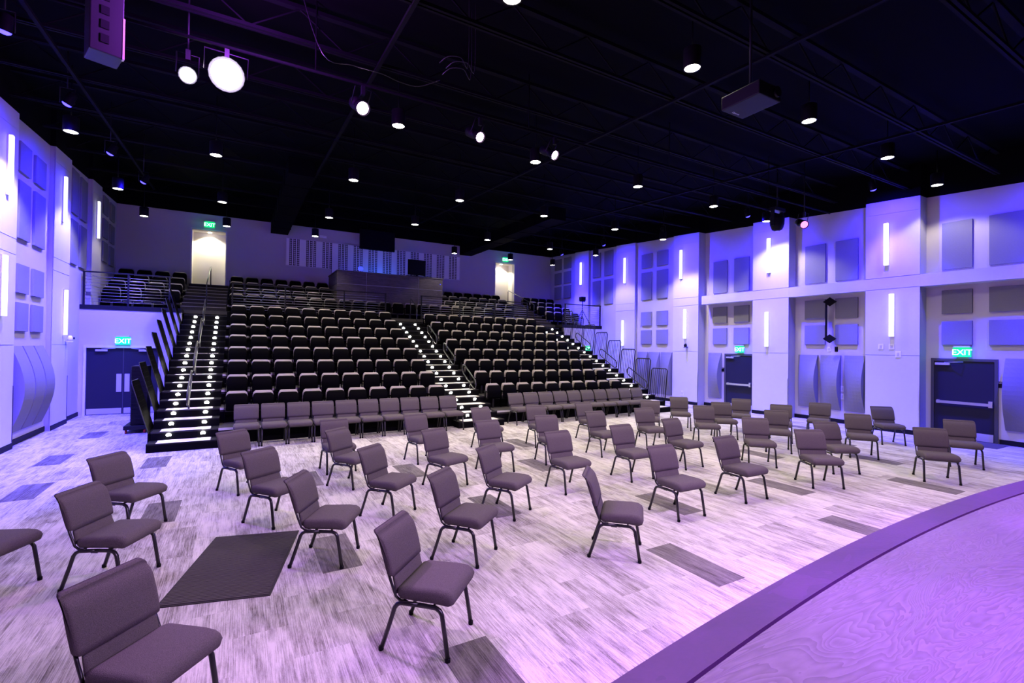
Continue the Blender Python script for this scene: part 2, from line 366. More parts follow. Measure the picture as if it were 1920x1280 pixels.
# ------------------------------------------------------------------ wall sconces (light bars)
def sconce(side, y, z0, lab, n):
    xf = XL if side < 0 else XR
    t = thing('wall_sconce', lab, 'wall light', (xf, y, z0), 0, 'vertical light bars on the pilasters')
    MB().box(*sorted((0, -side*.03)), -.06, .06, 0, 1.26).build('housing', 'white_plastic', t)
    MB().bbox(*sorted((-side*.03, -side*.09)), -.055, .055, .01, 1.25, .012).build('diffuser', 'sconce_glow', t)
SR = [(1, 6.81, 4.88), (1, 6.67, 2.78), (2, 10.42, 5.12), (2, 10.48, 2.46), (3, 14.37, 5.36), (3, 14.13, 2.78), (4, 17.85, 5.55), (4, 17.95, 2.46), (5, 21.36, 5.84), (0, 2.95, 4.6), (0, 3.1, 2.5)]
for i, y, z in SR: sconce(1, y, z, 'glowing white %s light bar on the %s pilaster, push-bar door wall' % ('upper' if z > 4 else 'lower', ORD[i]), 0)
for i, y, z in [(1, 13.8, 5.35), (1, 13.63, 2.83), (2, 17.40, 5.57), (2, 17.65, 2.50), (3, 20.97, 5.81)]: sconce(-1, y, z, 'glowing white %s light bar on the %s pilaster, double-door side wall' % ('upper' if z > 4 else 'lower', ORD[i]), 0)

# ------------------------------------------------------------------ acoustic panels
def apanel(side, xw, y0, y1, z0, z1, label, m='acoustic'):
    MB().bbox(*sorted((xw-side*.002, xw-side*.057)), y0, y1, z0, z1, .008).build('acoustic_panel', m, label=label, cat='wall panel', group='fabric acoustic wall panels')
LV = {'low': (2.55, 3.20), 'mid': (3.41, 4.06), 'up': (4.63, 5.93), 'hi': (6.13, 6.80), 'hitall': (6.12, 7.42), 'b1': (5.24, 5.97), 'b2': (6.11, 6.80), 'b3': (6.97, 7.63)}
LN = {'low': 'above the dado', 'mid': 'second level up', 'up': 'tall, third level up', 'hi': 'topmost level', 'hitall': 'tall, topmost level', 'b1': 'lowest of three', 'b2': 'middle of three', 'b3': 'top of three'}
def bay(side, xw, cols, lvs, lab):
    for ci, (a, b) in enumerate(cols):
        for lv in lvs:
            apanel(side, xw, a, b, *LV[lv], 'grey fabric panel, %s, %s column, %s' % (LN[lv], 'stage-side' if ci == 0 else 'rear', lab))
bay(1, XRn, [(4.03, 4.69), (5.02, 5.66)], ['low', 'mid', 'up'], 'bay over the nearest push-bar door')
bay(1, XRn, [(7.74, 8.40), (8.71, 9.37)], ['low', 'mid', 'up'], 'bay with the diamond bracket')
bay(1, XRn, [(11.46, 12.10), (12.42, 13.06)], ['low', 'mid', 'up'], 'bay over the farther push-bar door')
bay(1, XRf, [(15.22, 15.87), (16.19, 16.84)], ['low', 'mid', 'up', 'hi'], 'bay behind the barred guards')
bay(1, XRf, [(18.87, 19.53), (19.85, 20.48)], ['up', 'hitall'], 'bay above the tripod gallery')
bay(1, XRf, [(22.48, 23.16), (23.43, 24.10)], ['b1', 'b2', 'b3'], 'rear corner bay, push-bar side')
bay(-1, XLr, [(14.70, 15.38), (15.66, 16.36)], ['low', 'mid', 'up', 'hi'], 'bay above curved panels, double-door side')
bay(-1, XLr, [(18.55, 19.2), (19.48, 20.14)], ['up', 'hitall'], 'bay over the gallery rail, double-door side')
bay(-1, XLr, [(22.33, 23.0), (23.37, 24.05)], ['b1', 'b2', 'b3'], 'rear corner bay, double-door side')
def curved_panel(side, xw, y0, y1, z0, z1, label, b0=.26, b1=.03):
    xw -= side*.002; n, m = 16, 6; vv, fs = [], []      # front ruled between an arched edge (y0) and an edge of depth b1 (y1)
    for j in range(m+1):
        y = y0+(y1-y0)*j/m; bl = b0+(b1-b0)*j/m
        for i in range(n+1):
            t = i/n; vv.append((xw-side*(.04+bl*math.sin(math.pi*t)), y, z0+(z1-z0)*t))
        for i in range(n+1): vv.append((xw, y, z0+(z1-z0)*i/n))
    q = 2*(n+1)
    for j in range(m):
        for i in range(n):
            fs.append((j*q+i, j*q+i+1, (j+1)*q+i+1, (j+1)*q+i)); fs.append((j*q+n+1+i, (j+1)*q+n+1+i, (j+1)*q+n+2+i, j*q+n+2+i))
        fs.append((j*q, (j+1)*q, (j+1)*q+n+1, j*q+n+1)); fs.append((j*q+n, j*q+2*n+1, (j+1)*q+2*n+1, (j+1)*q+n))
    fs.append(list(range(0, n+1))+[2*n+1-i for i in range(n+1)]); o = m*q
    fs.append([o+i for i in range(n, -1, -1)]+[o+n+1+i for i in range(n+1)])
    MB().add(vv, fs).build('curved_acoustic_panel', 'acoustic', label=label, cat='wall panel', group='curved fabric diffuser panels')
for i, (a, b) in enumerate([(14.95, 15.58), (15.66, 16.32), (16.39, 17.05)]): curved_panel(1, XRf, a, b, .28, 2.18, 'bulging grey fabric panel behind the barred guards, %s from the stage' % ORD[i])
curved_panel(1, XRn, 12.66, 13.27, .36, 2.20, 'bulging grey fabric panel beside the farther push-bar door')
for i, (a, b) in enumerate([(7.53, 8.12), (8.23, 8.85), (8.94, 9.58)]): curved_panel(1, XRn, a, b, .42, 2.20, 'bulging grey fabric panel under the diamond bracket, %s from the stage' % ORD[i])
curved_panel(1, XRn, 3.75, 4.38, .38, 2.21, 'bulging grey fabric panel beside the nearest push-bar door, stage side', .03, .26)
for i, (a, b) in enumerate([(14.45, 15.08), (15.14, 15.77), (15.83, 16.46)]): curved_panel(-1, XLr, a, b, .30, 2.22, 'bulging grey fabric panel near the double doors, %s from the stage' % ORD[i], .24, .24)

# ------------------------------------------------------------------ EXIT signs
TXT = []
def exit_sign(loc, rz, label):
    t = thing('exit_sign', label, 'exit sign', loc, rz, 'green exit signs')
    MB().box(-.17, .17, -.03, .05, .255, .30).build('housing', 'alu', t)
    MB().box(-.19, .19, -.012, .004, 0, .255).build('face', 'exit_green', t)
    cu = bpy.data.curves.new('lettering', 'FONT'); cu.body = 'EXIT'; cu.size = .215; cu.align_x = 'CENTER'; cu.extrude = .002; cu.space_character = .95
    o = bpy.data.objects.new('lettering', cu); C.objects.link(o); o.parent = t; o.location = (0, -.0145, .052); o.rotation_euler = (R(90), 0, 0); cu.materials.append(MT['exit_letter']); TXT.append(o)
    l = point(t, (0, -.12, .12), 2.2, (.05, 1, .45), .05)
exit_sign((-3.24, YG-.06, 2.24), 0, 'green EXIT sign over the blue double doors')
exit_sign((-1.17, YB-.06, 7.33), 0, 'green EXIT sign over lit doorway above the aisle with leaning guards')
exit_sign((13.50, YB-.06, 7.30), 0, 'green EXIT sign over the lit rear doorway, push-bar door side')
exit_sign((XRn-.06, 5.22, 2.23), R(-90), 'green EXIT sign over the nearest push-bar door')
exit_sign((XRn-.06, 11.83, 2.23), R(-90), 'green EXIT sign over the farther push-bar door')
exit_sign((15.75, YG-.06, 2.18), 0, 'green EXIT sign seen through the barred guards under gallery')

# ------------------------------------------------------------------ doors
d = thing('door_3', 'dark blue double doors with push plates under gallery', 'door', (-3.235, YG, 0), 0, kind=S)
MB().box(-.985, -.925, -.03, .16, 0, 2.22).box(.925, .985, -.03, .16, 0, 2.22).box(-.925, .925, -.03, .16, 2.14, 2.22).build('frame', 'frame_white', d)
for sgn in (-1, 1):
    a, b = (-.92, -.01) if sgn < 0 else (.01, .92)
    lf = MB().bbox(a, b, .03, .08, .01, 2.135, .004).build('leaf', 'door_blue', d)
    MB().box(*sorted((sgn*.04, sgn*.17)), .022, .03, .72, 1.30).build('push_plate', 'plate', lf)
    MB().box(a+.02, b-.02, .024, .03, .02, .20).build('kick_plate', 'plate', lf)
    x0 = sgn*.55
    MB().box(x0-.15, x0+.15, -.03, .03, 2.03, 2.09).tube([(x0, -.02, 2.1), (x0-sgn*.25, -.05, 2.115), (x0-sgn*.35, 0, 2.12)], .008, 6).build('door_closer', 'alu', lf)
MB().box(-.008, .008, .02, .09, .01, 2.135).build('astragal', 'door_frame', d)
def exit_door(name, y0, y1, xw, label):
    t = thing(name, label, 'door', (xw, (y0+y1)/2, 0), 0, kind=S); hw = (y1-y0)/2
    MB().box(-.035, .0, -hw, -hw+.07, 0, 2.18).box(-.035, .0, hw-.07, hw, 0, 2.18).box(-.035, 0, -hw+.07, hw-.07, 2.11, 2.18).build('frame', 'door_frame', t)
    lf = MB().bbox(-.018, 0, -hw+.075, hw-.075, .01, 2.105, .003).build('leaf', 'door_blue', t)
    MB().box(-.10, -.05, -hw+.09, hw-.14, .95, 1.02).box(-.09, -.02, -hw+.09, -hw+.17, .92, 1.08).box(-.07, -.018, hw-.2, hw-.14, .94, 1.03).build('push_bar', 'steel', lf)
    MB().box(-.022, -.018, -hw+.09, hw-.09, .02, .22).build('kick_plate', 'plate', lf)
    MB().box(-.07, -.02, hw-.42, hw-.10, 2.0, 2.06).tube([(-.05, hw-.3, 2.07), (-.12, hw-.55, 2.085), (-.04, hw-.7, 2.09)], .008, 6).build('door_closer', 'alu', lf)
exit_door('door_4', 4.52, 5.90, XRn, 'dark steel exit door with push bar, nearest the stage')
exit_door('door_5', 11.25, 12.52, XRn, 'dark steel exit door with push bar, farther from the stage')
t = thing('door_6', 'plain door under the gallery behind the barred guards', 'door', (15.57, YG, 0), 0, kind=S)
MB().box(-.52, -.46, -.02, .12, 0, 2.12).box(.46, .52, -.02, .12, 0, 2.12).box(-.46, .46, -.02, .12, 2.06, 2.12).build('frame', 'door_frame', t)
MB().box(-.455, .455, .03, .07, 0, 2.055).build('leaf', 'door_blue', t)
def door_sign(y, lab):
    t = thing('door_sign', lab, 'sign', (XRn, y, 1.53), 0)
    MB().box(-.012, 0, -.10, .10, -.08, .08).build('plate', 'black_plastic', t)
    cu = bpy.data.curves.new('lettering', 'FONT'); cu.body = 'EXIT'; cu.size = .05; cu.align_x = 'CENTER'
    o = bpy.data.objects.new('lettering', cu); C.objects.link(o); o.parent = t; o.location = (-.0135, .03, .03); o.rotation_euler = (R(90), 0, R(-90)); cu.materials.append(MT['sign_text']); TXT.append(o)
door_sign(4.445, 'small black sign plate beside the nearest push-bar door')
door_sign(12.585, 'small black sign plate beside the farther push-bar door')
MB().bbox(16.1, 17.0, 4.3, 5.7, 0, .012, .004).build('door_mat', 'mat_rubber', label='dark mat lying before the nearest push-bar door', cat='mat')

# small wall devices
def camera_unit(loc, side, label, m='black_plastic'):
    t = thing('wall_camera', label, 'camera', loc, 0)
    MB().box(*sorted((0, -side*.16)), -.05, .05, -.10, -.075).build('bracket', m, t)
    MB().lathe([(.055, -.07), (.06, -.02), (.05, .05), (.02, .075)], 14, (-side*.10, 0, 0)).build('head', m, t)
    MB().lathe([(.03, 0), (.03, .03)], 12, (-side*.17, 0, 0), 'x').build('lens', 'screen', t)
camera_unit((XR, 14.05, 2.50), 1, 'small black camera on the pilaster beside the barred guards')
camera_unit((XL, 17.9, 2.42), -1, 'small white camera on the pilaster nearest the double doors', 'white_plastic')
def wplate(x, side, y, z, lab, m='white_plastic', w_=.06, h=.10):
    t = thing('wall_plate', lab, 'wall plate', (x, y, z), 0)
    MB().bbox(*sorted((0, -side*.012)), -w_, w_, -h, h, .004).build('cover', m, t)
    MB().box(*sorted((-side*.012, -side*.018)), -w_*.4, w_*.4, -h*.5, h*.5).build('switch', 'alu' if m == 'white_plastic' else 'screen', t)
wplate(XR, 1, 6.95, 2.49, 'white plate under the lower light bar, farther from the stage', w_=.07, h=.08)
wplate(XR, 1, 6.68, 2.49, 'white plate directly under the lower light bar near the thermostat', w_=.07, h=.08)
wplate(XR, 1, 6.52, 2.27, 'boxy white thermostat on the second pilaster, push-bar door wall', w_=.07, h=.09)
wplate(XR, 1, 14.28, .44, 'white outlet low on the fourth pilaster')
wplate(XRn, 1, 8.19, 1.12, 'upper white switch plate between the bulging panels', w_=.05, h=.09)
wplate(XRn, 1, 8.19, .87, 'lower white switch plate between the bulging panels', w_=.05, h=.09)
wplate(XRn, 1, 8.60, 2.40, 'white plate beneath the diamond bracket', w_=.05, h=.08)
wplate(XRn, 1, 8.38, 2.40, 'black plate beneath the diamond bracket', 'black_plastic', .05, .08)
wplate(XL, -1, 13.3, .45, 'white outlet low on the pilaster, double-door side')
wplate(XLr, -1, 18.5, 1.2, 'white switch between pilaster and double doors', w_=.04, h=.07)
t = thing('wall_bracket', 'black vertical bracket with diamond plates on the pale wall', 'bracket', (XRn-.20, 8.49, 2.74), R(27))
MB().box(-.03, .03, .065, .125, 0, 1.21).build('upright', 'black_plastic', t)
for z in (0, 1.21): MB().prism([(-.19, z), (0, z-.15), (.19, z), (0, z+.15)], 'x', -.05, .02).build('diamond_plate', 'black_plastic', t)
MB().box(.03, .14, .07, .12, .3, .9).build('mount', 'black_plastic', t)

# ------------------------------------------------------------------ stage
def ys(x): return 2.07-(x-6.2)**2/60
st = thing('stage', 'curved plywood stage with dark edge band coloured as if violet-lit', 'stage', (0, 0, 0), kind=S)
xs_ = [-4.3+i*(20.9/80) for i in range(81)]
def strip(o0, o1, z0, z1, name, m):
    vv, fs = [], []
    for x in xs_:
        for o, z in ((o0, z0), (o0, z1), (o1, z1), (o1, z0)): vv.append((x, (ys(x)-o) if o < 50 else YF+.3, z))
    for i in range(80):
        for k in range(4): fs.append((i*4+k, i*4+(k+1) % 4, i*4+4+(k+1) % 4, i*4+4+k))
    fs += [(0, 1, 2, 3), (323, 322, 321, 320)]
    return MB().add(vv, fs).build(name, m, st)
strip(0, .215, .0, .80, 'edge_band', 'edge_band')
strip(.215, .232, .0, .775, 'groove', 'base_black')
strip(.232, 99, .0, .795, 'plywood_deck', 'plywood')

# ------------------------------------------------------------------ stacking chairs
def make_chair():
    t = thing('stacking_chair', 'grey', 'chair')
    MB().pad([(.125, .40), (.15, .43), (.145, .485), (.10, .505), (0, .508), (-.18, .515), (-.26, .508), (-.30, .485), (-.318, .45), (-.305, .41), (-.27, .392), (-.15, .40)], .262, .045, 4).build('seat', 'fabric', t)
    def back(z0, z1, y0, y1, th, bul, name, w_, roll_=0):
        n = 8; fr, rr = [], []
        for i in range(n+1):
            u = i/n; z = z0+(z1-z0)*u; y = y0+(y1-y0)*u
            e = math.sin(math.pi*u)**.5 if 0 < u < 1 else .25
            fr.append((y-th*.5-bul*e+roll_*max(0, u-.75)**2*3, z)); rr.append((y+th*.35*(.4+.6*e), z-.004))
        MB().pad(fr+rr[::-1], w_, .03, 3).build(name, 'fabric', t)
    back(.565, .905, .205, .325, .045, .022, 'backrest', .258, .35)
    back(.425, .575, .160, .208, .035, .008, 'lumbar_pad', .225)
    for sx in (-1, 1):
        r = .0175
        lg = MB().tube([(sx*.255, .272, .003), (sx*.25, .20, .22), (sx*.247, .165, .335), (sx*.245, .145, .362), (sx*.243, .115, .376), (sx*.243, -.03, .382)], r, 8).build('leg', 'frame_black', t); MB().lathe([(.0185, 0), (.0205, .004), (.0205, .028), (.0185, .032)], 12, (sx*.255, .27, 0)).build('glide', 'black_plastic', lg)
        lg = MB().tube([(sx*.255, -.282, .003), (sx*.25, -.25, .2), (sx*.248, -.225, .335), (sx*.245, -.205, .364), (sx*.243, -.17, .38), (sx*.243, -.03, .382)], r, 8).build('leg', 'frame_black', t); MB().lathe([(.0185, 0), (.0205, .004), (.0205, .028), (.0185, .032)], 12, (sx*.255, -.28, 0)).build('glide', 'black_plastic', lg)
    fm = MB()
    for sx in (-1, 1): fm.tube([(sx*.24, .06, .392), (sx*.24, .12, .392), (sx*.24, .16, .42), (sx*.24, .205, .53), (sx*.235, .24, .62)], .011, 8)
    fm.tube([(-.25, .10, .385), (.25, .10, .385)], .009, 6).tube([(-.25, -.15, .385), (.25, -.15, .385)], .009, 6)
    fm.tube([(-.22, .03, .375), (-.22, .03, .352), (-.22, -.03, .352), (-.22, -.03, .375)], .004, 5)
    fm.build('frame', 'frame_black', t)
    return t
chair0 = make_chair(); used = [False]
def chair(x, y, deg, label, group):
    if not used[0]: o = chair0; used[0] = True; kids(o)
    else: o = copy_tree(chair0)
    o.location = (x, y, 0); o.rotation_euler = (0, 0, R(deg)); o['label'] = label; o['group'] = group
    return o
ROWS = [[(-.451, 3.625, 48.5), (1.366, 3.713, 45.8), (3.83, 4.247, 45.3), (5.49, 4.809, 358.6), (7.024, 4.861, 358.6), (8.9, 4.658, 328.1), (11.194, 3.805, 306.4)],
        [(-2.02, 6.29, 63), (-1.05, 6.089, 62.9), (.867, 5.612, 59.4), (2.252, 4.973, 39.7), (3.324, 5.971, 33.5), (4.802, 6.483, 1.5), (6.271, 6.523, 358.7), (7.808, 6.688, 2.0), (9.328, 6.056, 317.8), (10.222, 5.025, 332.4), (13.111, 4.019, 299.0)],
        [(-1.166, 7.673, 53.1), (.457, 7.134, 37.1), (1.857, 6.702, 39.6), (3.07, 7.605, 19.3), (4.257, 8.063, 3.1), (5.636, 8.168, 351.1), (7.051, 8.232, 358.4), (8.48, 8.218, 346.1), (10.157, 7.976, 323.6), (10.968, 6.66, 306.9), (12.113, 5.448, 306.4), (14.486, 5.905, 317.9)],
        [(.102, 8.864, 32.3), (1.681, 8.369, 37.2), (1.651, 9.431, 5.0), (3.303, 9.445, 11.3), (5.028, 9.913, 7.7), (6.335, 9.669, 352.6), (7.908, 9.729, .9), (9.704, 9.427, 312.5), (11.275, 9.764, 319.2), (11.28, 8.304, 322.9), (12.582, 8.719, 303.9), (12.231, 7.343, 300.1), (13.709, 7.179, 293.5)]]
RN = ['nearest the stage', 'second from the stage', 'third from the stage', 'fourth from the stage']
for r, row in enumerate(ROWS):
    for i, (x, y, a) in enumerate(row):
        chair(x, y, a, 'grey padded chair in loose row %s, %s from the double-door side' % (RN[r], ORD[i]), 'grey chairs set out loosely on the carpet')
for i in range(10): chair(.19+.563*i, 12.62, 0, 'grey padded chair in the joined row below the tiers, %s from the leaning guards' % ORD[i], 'joined front rows of grey chairs')
for i in range(10): chair(7.50+.563*i, 12.62, 0, 'grey padded chair in the joined row nearer the barred guards, %s from centre aisle' % ORD[i], 'joined front rows of grey chairs')

t = thing('floor_mat', 'dark ribbed floor mat lying among the grey chairs', 'mat', (.05, 5.90, 0), R(-14.5))
MB().bbox(-.465, .465, -.81, .81, 0, .008, .003).build('border', 'mat_border', t)
rb = MB()
for i in range(56): rb.box(-.445, .445, -.79+i*.0282, -.79+i*.0282+.017, .008, .015)
rb.build('ribs', 'mat_rubber', t, kind='stuff')

# ------------------------------------------------------------------ tiered seating
RISE, DEP, Y0 = .184, .432, 13.02
AIS = [('L', -1.64, -.37), ('C', 5.50, 6.93), ('R', 12.93, 14.10)]
ADESC = {'L': 'beside the leaning guard panels', 'C': 'between the two seating banks', 'R': 'beside the barred guards'}
BANKS = [('bank between the leaning-guard aisle and centre aisle', -.37, 5.50, -.01, .585), ('bank between the centre aisle and barred guards', 6.93, 12.93, 7.19, .578)]
for bi, (bn, x0, x1, cx, pt) in enumerate(BANKS):
    t = thing('seating_tier', 'black stepped platform carrying the seats, ' + bn, 'platform', (0, 0, 0), kind=S)
    for i in range(8):
        y = Y0+2*DEP*i; z = 2*RISE*(i+1)
        o = MB().box(x0, x1, y, y+2*DEP+.12, z-.10, z).build('deck', 'tier_deck', t)
        MB().box(x0, x1, y+.02, y+.05, z-2*RISE, z-.10).build('riser', 'riser', o)
        MB().box(x0, x1, y-.012, y, z-.05, z+.004).build('nosing', 'alu', o)
    MB().box(x0, x1, Y0+16*DEP-.02, Y0+16*DEP+.03, 16*RISE, 19*RISE-.03).build('riser', 'riser', t)
def make_tip_seat():
    t = thing('tip_up_seat', 'seat', 'seat')
    # folded seat shell: rounded shield facing the stage
    def shield(w_, z0, z1, yb, yt, th, rnd, bul):
        n = 9; fr, rr = [], []
        for i in range(n+1):
            u = i/n; fr.append((yb+(yt-yb)*u-bul*math.sin(math.pi*u)-th*.5*(.3+.7*math.sin(math.pi*min(max(u, .06), .94))**.4), z0+(z1-z0)*u))
            rr.append((yb+(yt-yb)*u+th*.5*(.3+.7*math.sin(math.pi*min(max(u, .06), .94))**.4), z0+(z1-z0)*u))
        mb = MB().pad(fr+rr[::-1], w_, .05, 3)
        # round the upper corners by pulling them in/down
        mb.v = [(x*(1-.10*max(0, (z-z0)/(z1-z0)-.72)/.28), y, z-.06*max(0, abs(x)/w_-.35)/.65*max(0, (z-z0)/(z1-z0)-.5)*2) for x, y, z in mb.v]
        return mb
    shield(.245, .30, .765, -.085, -.035, .055, .1, .03).build('seat_shell', 'shell_black', t)
    shield(.236, .33, .785, -.035, .005, .045, .1, .0).build('seat_cushion', 'seat_cloth', t)
    shield(.24, .40, .815, .045, .105, .055, .1, .01).build('backrest', 'seat_cloth', t)
    shield(.236, .41, .80, .09, .145, .03, .1, .0).build('back_shell', 'shell_black', t)
    MB().box(-.28, -.262, -.16, .10, .50, .545).box(-.278, -.264, -.02, .06, .0, .50).build('armrest', 'shell_black', t)
    MB().box(-.25, .25, .0, .05, .27, .32).box(-.03, .03, -.02, .06, 0, .28).build('support', 'frame_black', t)
    return t
seat0 = make_tip_seat(); sused = [False]
def tip(x, y, z, label, group):
    if not sused[0]: o = seat0; sused[0] = True; kids(o)
    else: o = copy_tree(seat0)
    o.location = (x, y, z+.003); o['label'] = label; o['group'] = group
for bi, (bn, x0, x1, cx, pt) in enumerate(BANKS):
    for i in range(8):
        y = Y0+2*DEP*i+.78; z = 2*RISE*(i+1)
        for k in range(10):
            n = 9-k if bi == 0 else k
            tip(cx+pt*k, y, z, 'black folded seat, %s tier up from the floor, %s from centre aisle, %s side' % (ORD[i], ORD[n], 'leaning-guard' if bi == 0 else 'barred-guard'), 'tip-up seats on the lower tiers')
# aisle stairs with riser lights
glow = MB().lathe([(.001, 0), (.048, 0), (.048, -.012), (.001, -.012)], 12, (0, 0, 0), 'y', False).mesh('step_light'); glow.materials.append(MT['step_glow'])
LX = {'L': (-1.31, -.67), 'C': (5.93, 6.57), 'R': (13.04, 13.68)}
for a, x0, x1 in AIS:
    t = thing('aisle_stair', 'black lit steps climbing through the tiered seating, ' + ADESC[a], 'stair', (0, 0, 0), kind=S)
    for k in range(-1, 17):
        y = Y0+DEP*k; z = RISE*(k+2)
        xa, xb = (x0, x1) if k >= 0 else (x0-.02, x1+.02)
        s_ = MB().box(xa, xb, y, y+DEP+.03, z-RISE, z-.012).build('step', 'riser', t)
        MB().box(xa+.16, xb-.16, y+.012, y+DEP-.01, z-.012, z).build('tread', 'tread', s_)
        MB().box(xa, xb, y-.006, y+.012, z-.03, z+.002).box(xa, xa+.16, y+.012, y+DEP, z-.012, z-.002).box(xb-.16, xb, y+.012, y+DEP, z-.012, z-.002).build('nosing', 'base_black' if k % 2 else 'rail_dark', s_)
        if k >= 0:
            for lx in LX[a]:
                l = share('step_light', glow, s_, (lx, y-.008, z-.075)); l.rotation_euler = (R(35), 0, 0)
    if a == 'R' or a == 'L':
        xo = x0-.03 if a == 'L' else x1+.03
        for i in range(8): MB().box(xo-.02, xo+.02, Y0+2*DEP*i, Y0+2*DEP*(i+1), 0, 2*RISE*(i+1)).build('side_skirt', 'riser', t)
# leaning mesh guards on the far left
def lean_guard(i):
    y0 = Y0+2*DEP*i-.05; z0 = 2*RISE*(i+1)-.02
    t = thing('guard_panel', 'black mesh guard panel leaning out from the aisle, %s up from the floor' % ORD[i], 'guard', (-1.67, y0, z0), 0, 'leaning guard panels')
    hgt, ln, ln2 = 1.15, -.30, .82
    P = [(0, 0, 0), (ln, 0, hgt-.06), (ln-.01, .06, hgt), (ln-.01, ln2-.06, hgt), (ln, ln2, hgt-.06), (0, ln2, 0)]
    MB().tube(P, .010, 8, True).build('frame', 'rail_dark', t)
    mb = MB()
    for k in range(1, 34): 
        yy = ln2*k/34; mb.tube([(0, yy, 0), (ln, yy, hgt)], .006, 4, cap=False)
    for k in range(1, 10): mb.tube([(ln*k/10, 0, hgt*k/10), (ln*k/10, ln2, hgt*k/10)], .006, 4, cap=False)
    mb.build('mesh_infill', 'shell_black', t, kind='stuff')
    MB().add([(.004, .02, .02), (ln+.004, .02, hgt-.03), (ln+.004, ln2-.02, hgt-.03), (.004, ln2-.02, .02), (-.004, .02, .02), (ln-.004, .02, hgt-.03), (ln-.004, ln2-.02, hgt-.03), (-.004, ln2-.02, .02)],
             [(0, 1, 2, 3), (7, 6, 5, 4), (0, 4, 5, 1), (1, 5, 6, 2), (2, 6, 7, 3), (3, 7, 4, 0)]).build('panel', 'shell_black', t)
for i in range(8): lean_guard(i)
def bar_guard(i):
    y0 = Y0+2*DEP*i-.0; z0 = 2*RISE*(i+1)-.10
    t = thing('barred_guard', 'black barred guard with rounded corners along the aisle, %s up from floor' % ORD[i], 'guard', (14.17, y0, z0), 0, 'barred guards')
    hgt, ln, ln2 = 1.30, .13, .80
    MB().tube([(-.02, 0, -.2), (ln, 0, hgt-.07), (ln+.01, .07, hgt), (ln+.01, ln2-.07, hgt), (ln, ln2, hgt-.07), (-.02, ln2, -.2)], .02, 8).build('frame', 'steel_black', t)
    for k in range(1, 8):
        yy = ln2*k/8; MB().tube([(0, yy, .05), (ln+.005, yy, hgt-.01)], .009, 6).build('baluster', 'steel_black', t)
    MB().tube([(0, 0, .06), (0, ln2, .06)], .012, 6).build('bottom_rail', 'steel_black', t)
for i in range(8): bar_guard(i)
# aisle handrails (slanted loops)
def loop_rail(x, yh, zh, lab, m='steel_black', post=True):
    t = thing('handrail', lab, 'handrail', (x, yh, zh), 0, 'looped aisle handrails')
    dy, dz, hh = -.83, -.44, -.30
    P = [Vector((0, 0, 0)), Vector((0, dy, dz))]; dn = Vector((0, .06, hh))
    path = []
    a, b = P; u = (b-a).normalized(); n = 6
    mid = dn*.5; r = dn.length/2; vv = dn.normalized()
    for k in range(n+1): an = math.pi*k/n; path.append(b+mid+(-vv*math.cos(an)+u*math.sin(an))*r)
    for k in range(n+1): an = math.pi*k/n; path.append(a+mid+(vv*math.cos(an)-u*math.sin(an))*r)
    MB().tube(path, .02, 8, True).build('loop', m, t)
    if post: MB().tube([tuple(b+dn*.98+Vector((0, .25, .13))), (0, dy+.35, dz-.22), (0, dy+.35, dz-.62)], .02, 8).lathe([(.05, 0), (.05, .02)], 12, (0, dy+.35, dz-.65)).build('post', m, t)
for n in range(3): loop_rail(6.72, 15.04+1.79*n, 1.70+.735*n, 'looped dark handrail beside the centre aisle steps, %s up from the floor' % ORD[n], 'rail_dark')
for n in range(3): loop_rail(13.75, 14.45+1.73*n, 1.54+.735*n, 'looped dark handrail by the barred guards, %s up from the floor' % ORD[n])
for n in range(4): loop_rail(-1.02, 14.45+1.73*n, 1.62+.735*n, 'looped dark handrail in the aisle by leaning guards, %s up from floor' % ORD[n], 'rail_dark')

# upper fixed tiers
ZU = 19*RISE   # 3.496
UR, UD, UY = .325, .82, 20.85
t = thing('upper_tier', 'dark stepped upper seating platform with gallery decks', 'platform', (0, 0, 0), kind=S)
MB().box(-1.70, 14.15, Y0+17*DEP-.03, UY+.05, ZU-.13, ZU).build('deck', 'tier_deck', t)
MB().box(XLr, -1.70, YG-.02, UY+.05, ZU-.14, ZU).build('gallery_deck', 'steel_black', t)
MB().box(14.15, XRf, YG-.02, UY+.05, ZU-.14, ZU).build('gallery_deck', 'steel_black', t)
for i in range(4):
    z = ZU+UR*i; y = UY+UD*i
    for a, b in ((XLr, -1.86), (-.40, 12.75), (14.25, XRf)):
        o = MB().box(a, b, y, (y+UD+.05) if i < 3 else YB, z-.10, z).build('deck', 'tier_deck', t)
        if i: 
            MB().box(a, b, y-.012, y, z-.06, z+.003).build('nosing', 'alu', o)
            MB().box(a, b, y+.01, y+.04, z-UR, z-.1).build('riser', 'riser', o)
for nm, a, b in (('leaning guards', -1.86, -.40), ('barred guards', 12.75, 14.25)):
    s_ = thing('upper_stair', 'dark wood-look steps up to the lit doorway, aisle with %s' % nm, 'stair', (0, 0, 0), kind=S)
    for k in range(8):
        z = ZU+UR/2*(k+1); y = UY+.0+.44*k
        so = MB().box(a+.02, b-.02, y, y+.46 if k < 7 else YB, z-UR/2, z).build('step', 'upper_step', s_)
        MB().box(a+.02, b-.02, y-.008, y+.035, z-.02, z+.004).build('nosing', 'nosing_grey', so)
def urow(xs2, i, lab, side):
    for n, x in enumerate(xs2):
        tip(x, UY+UD*i+.62, ZU+UR*i, 'black folded seat, upper tier %s row, %s seat %s' % (ORD[i], ORD[n], lab), 'seats on the upper tier')
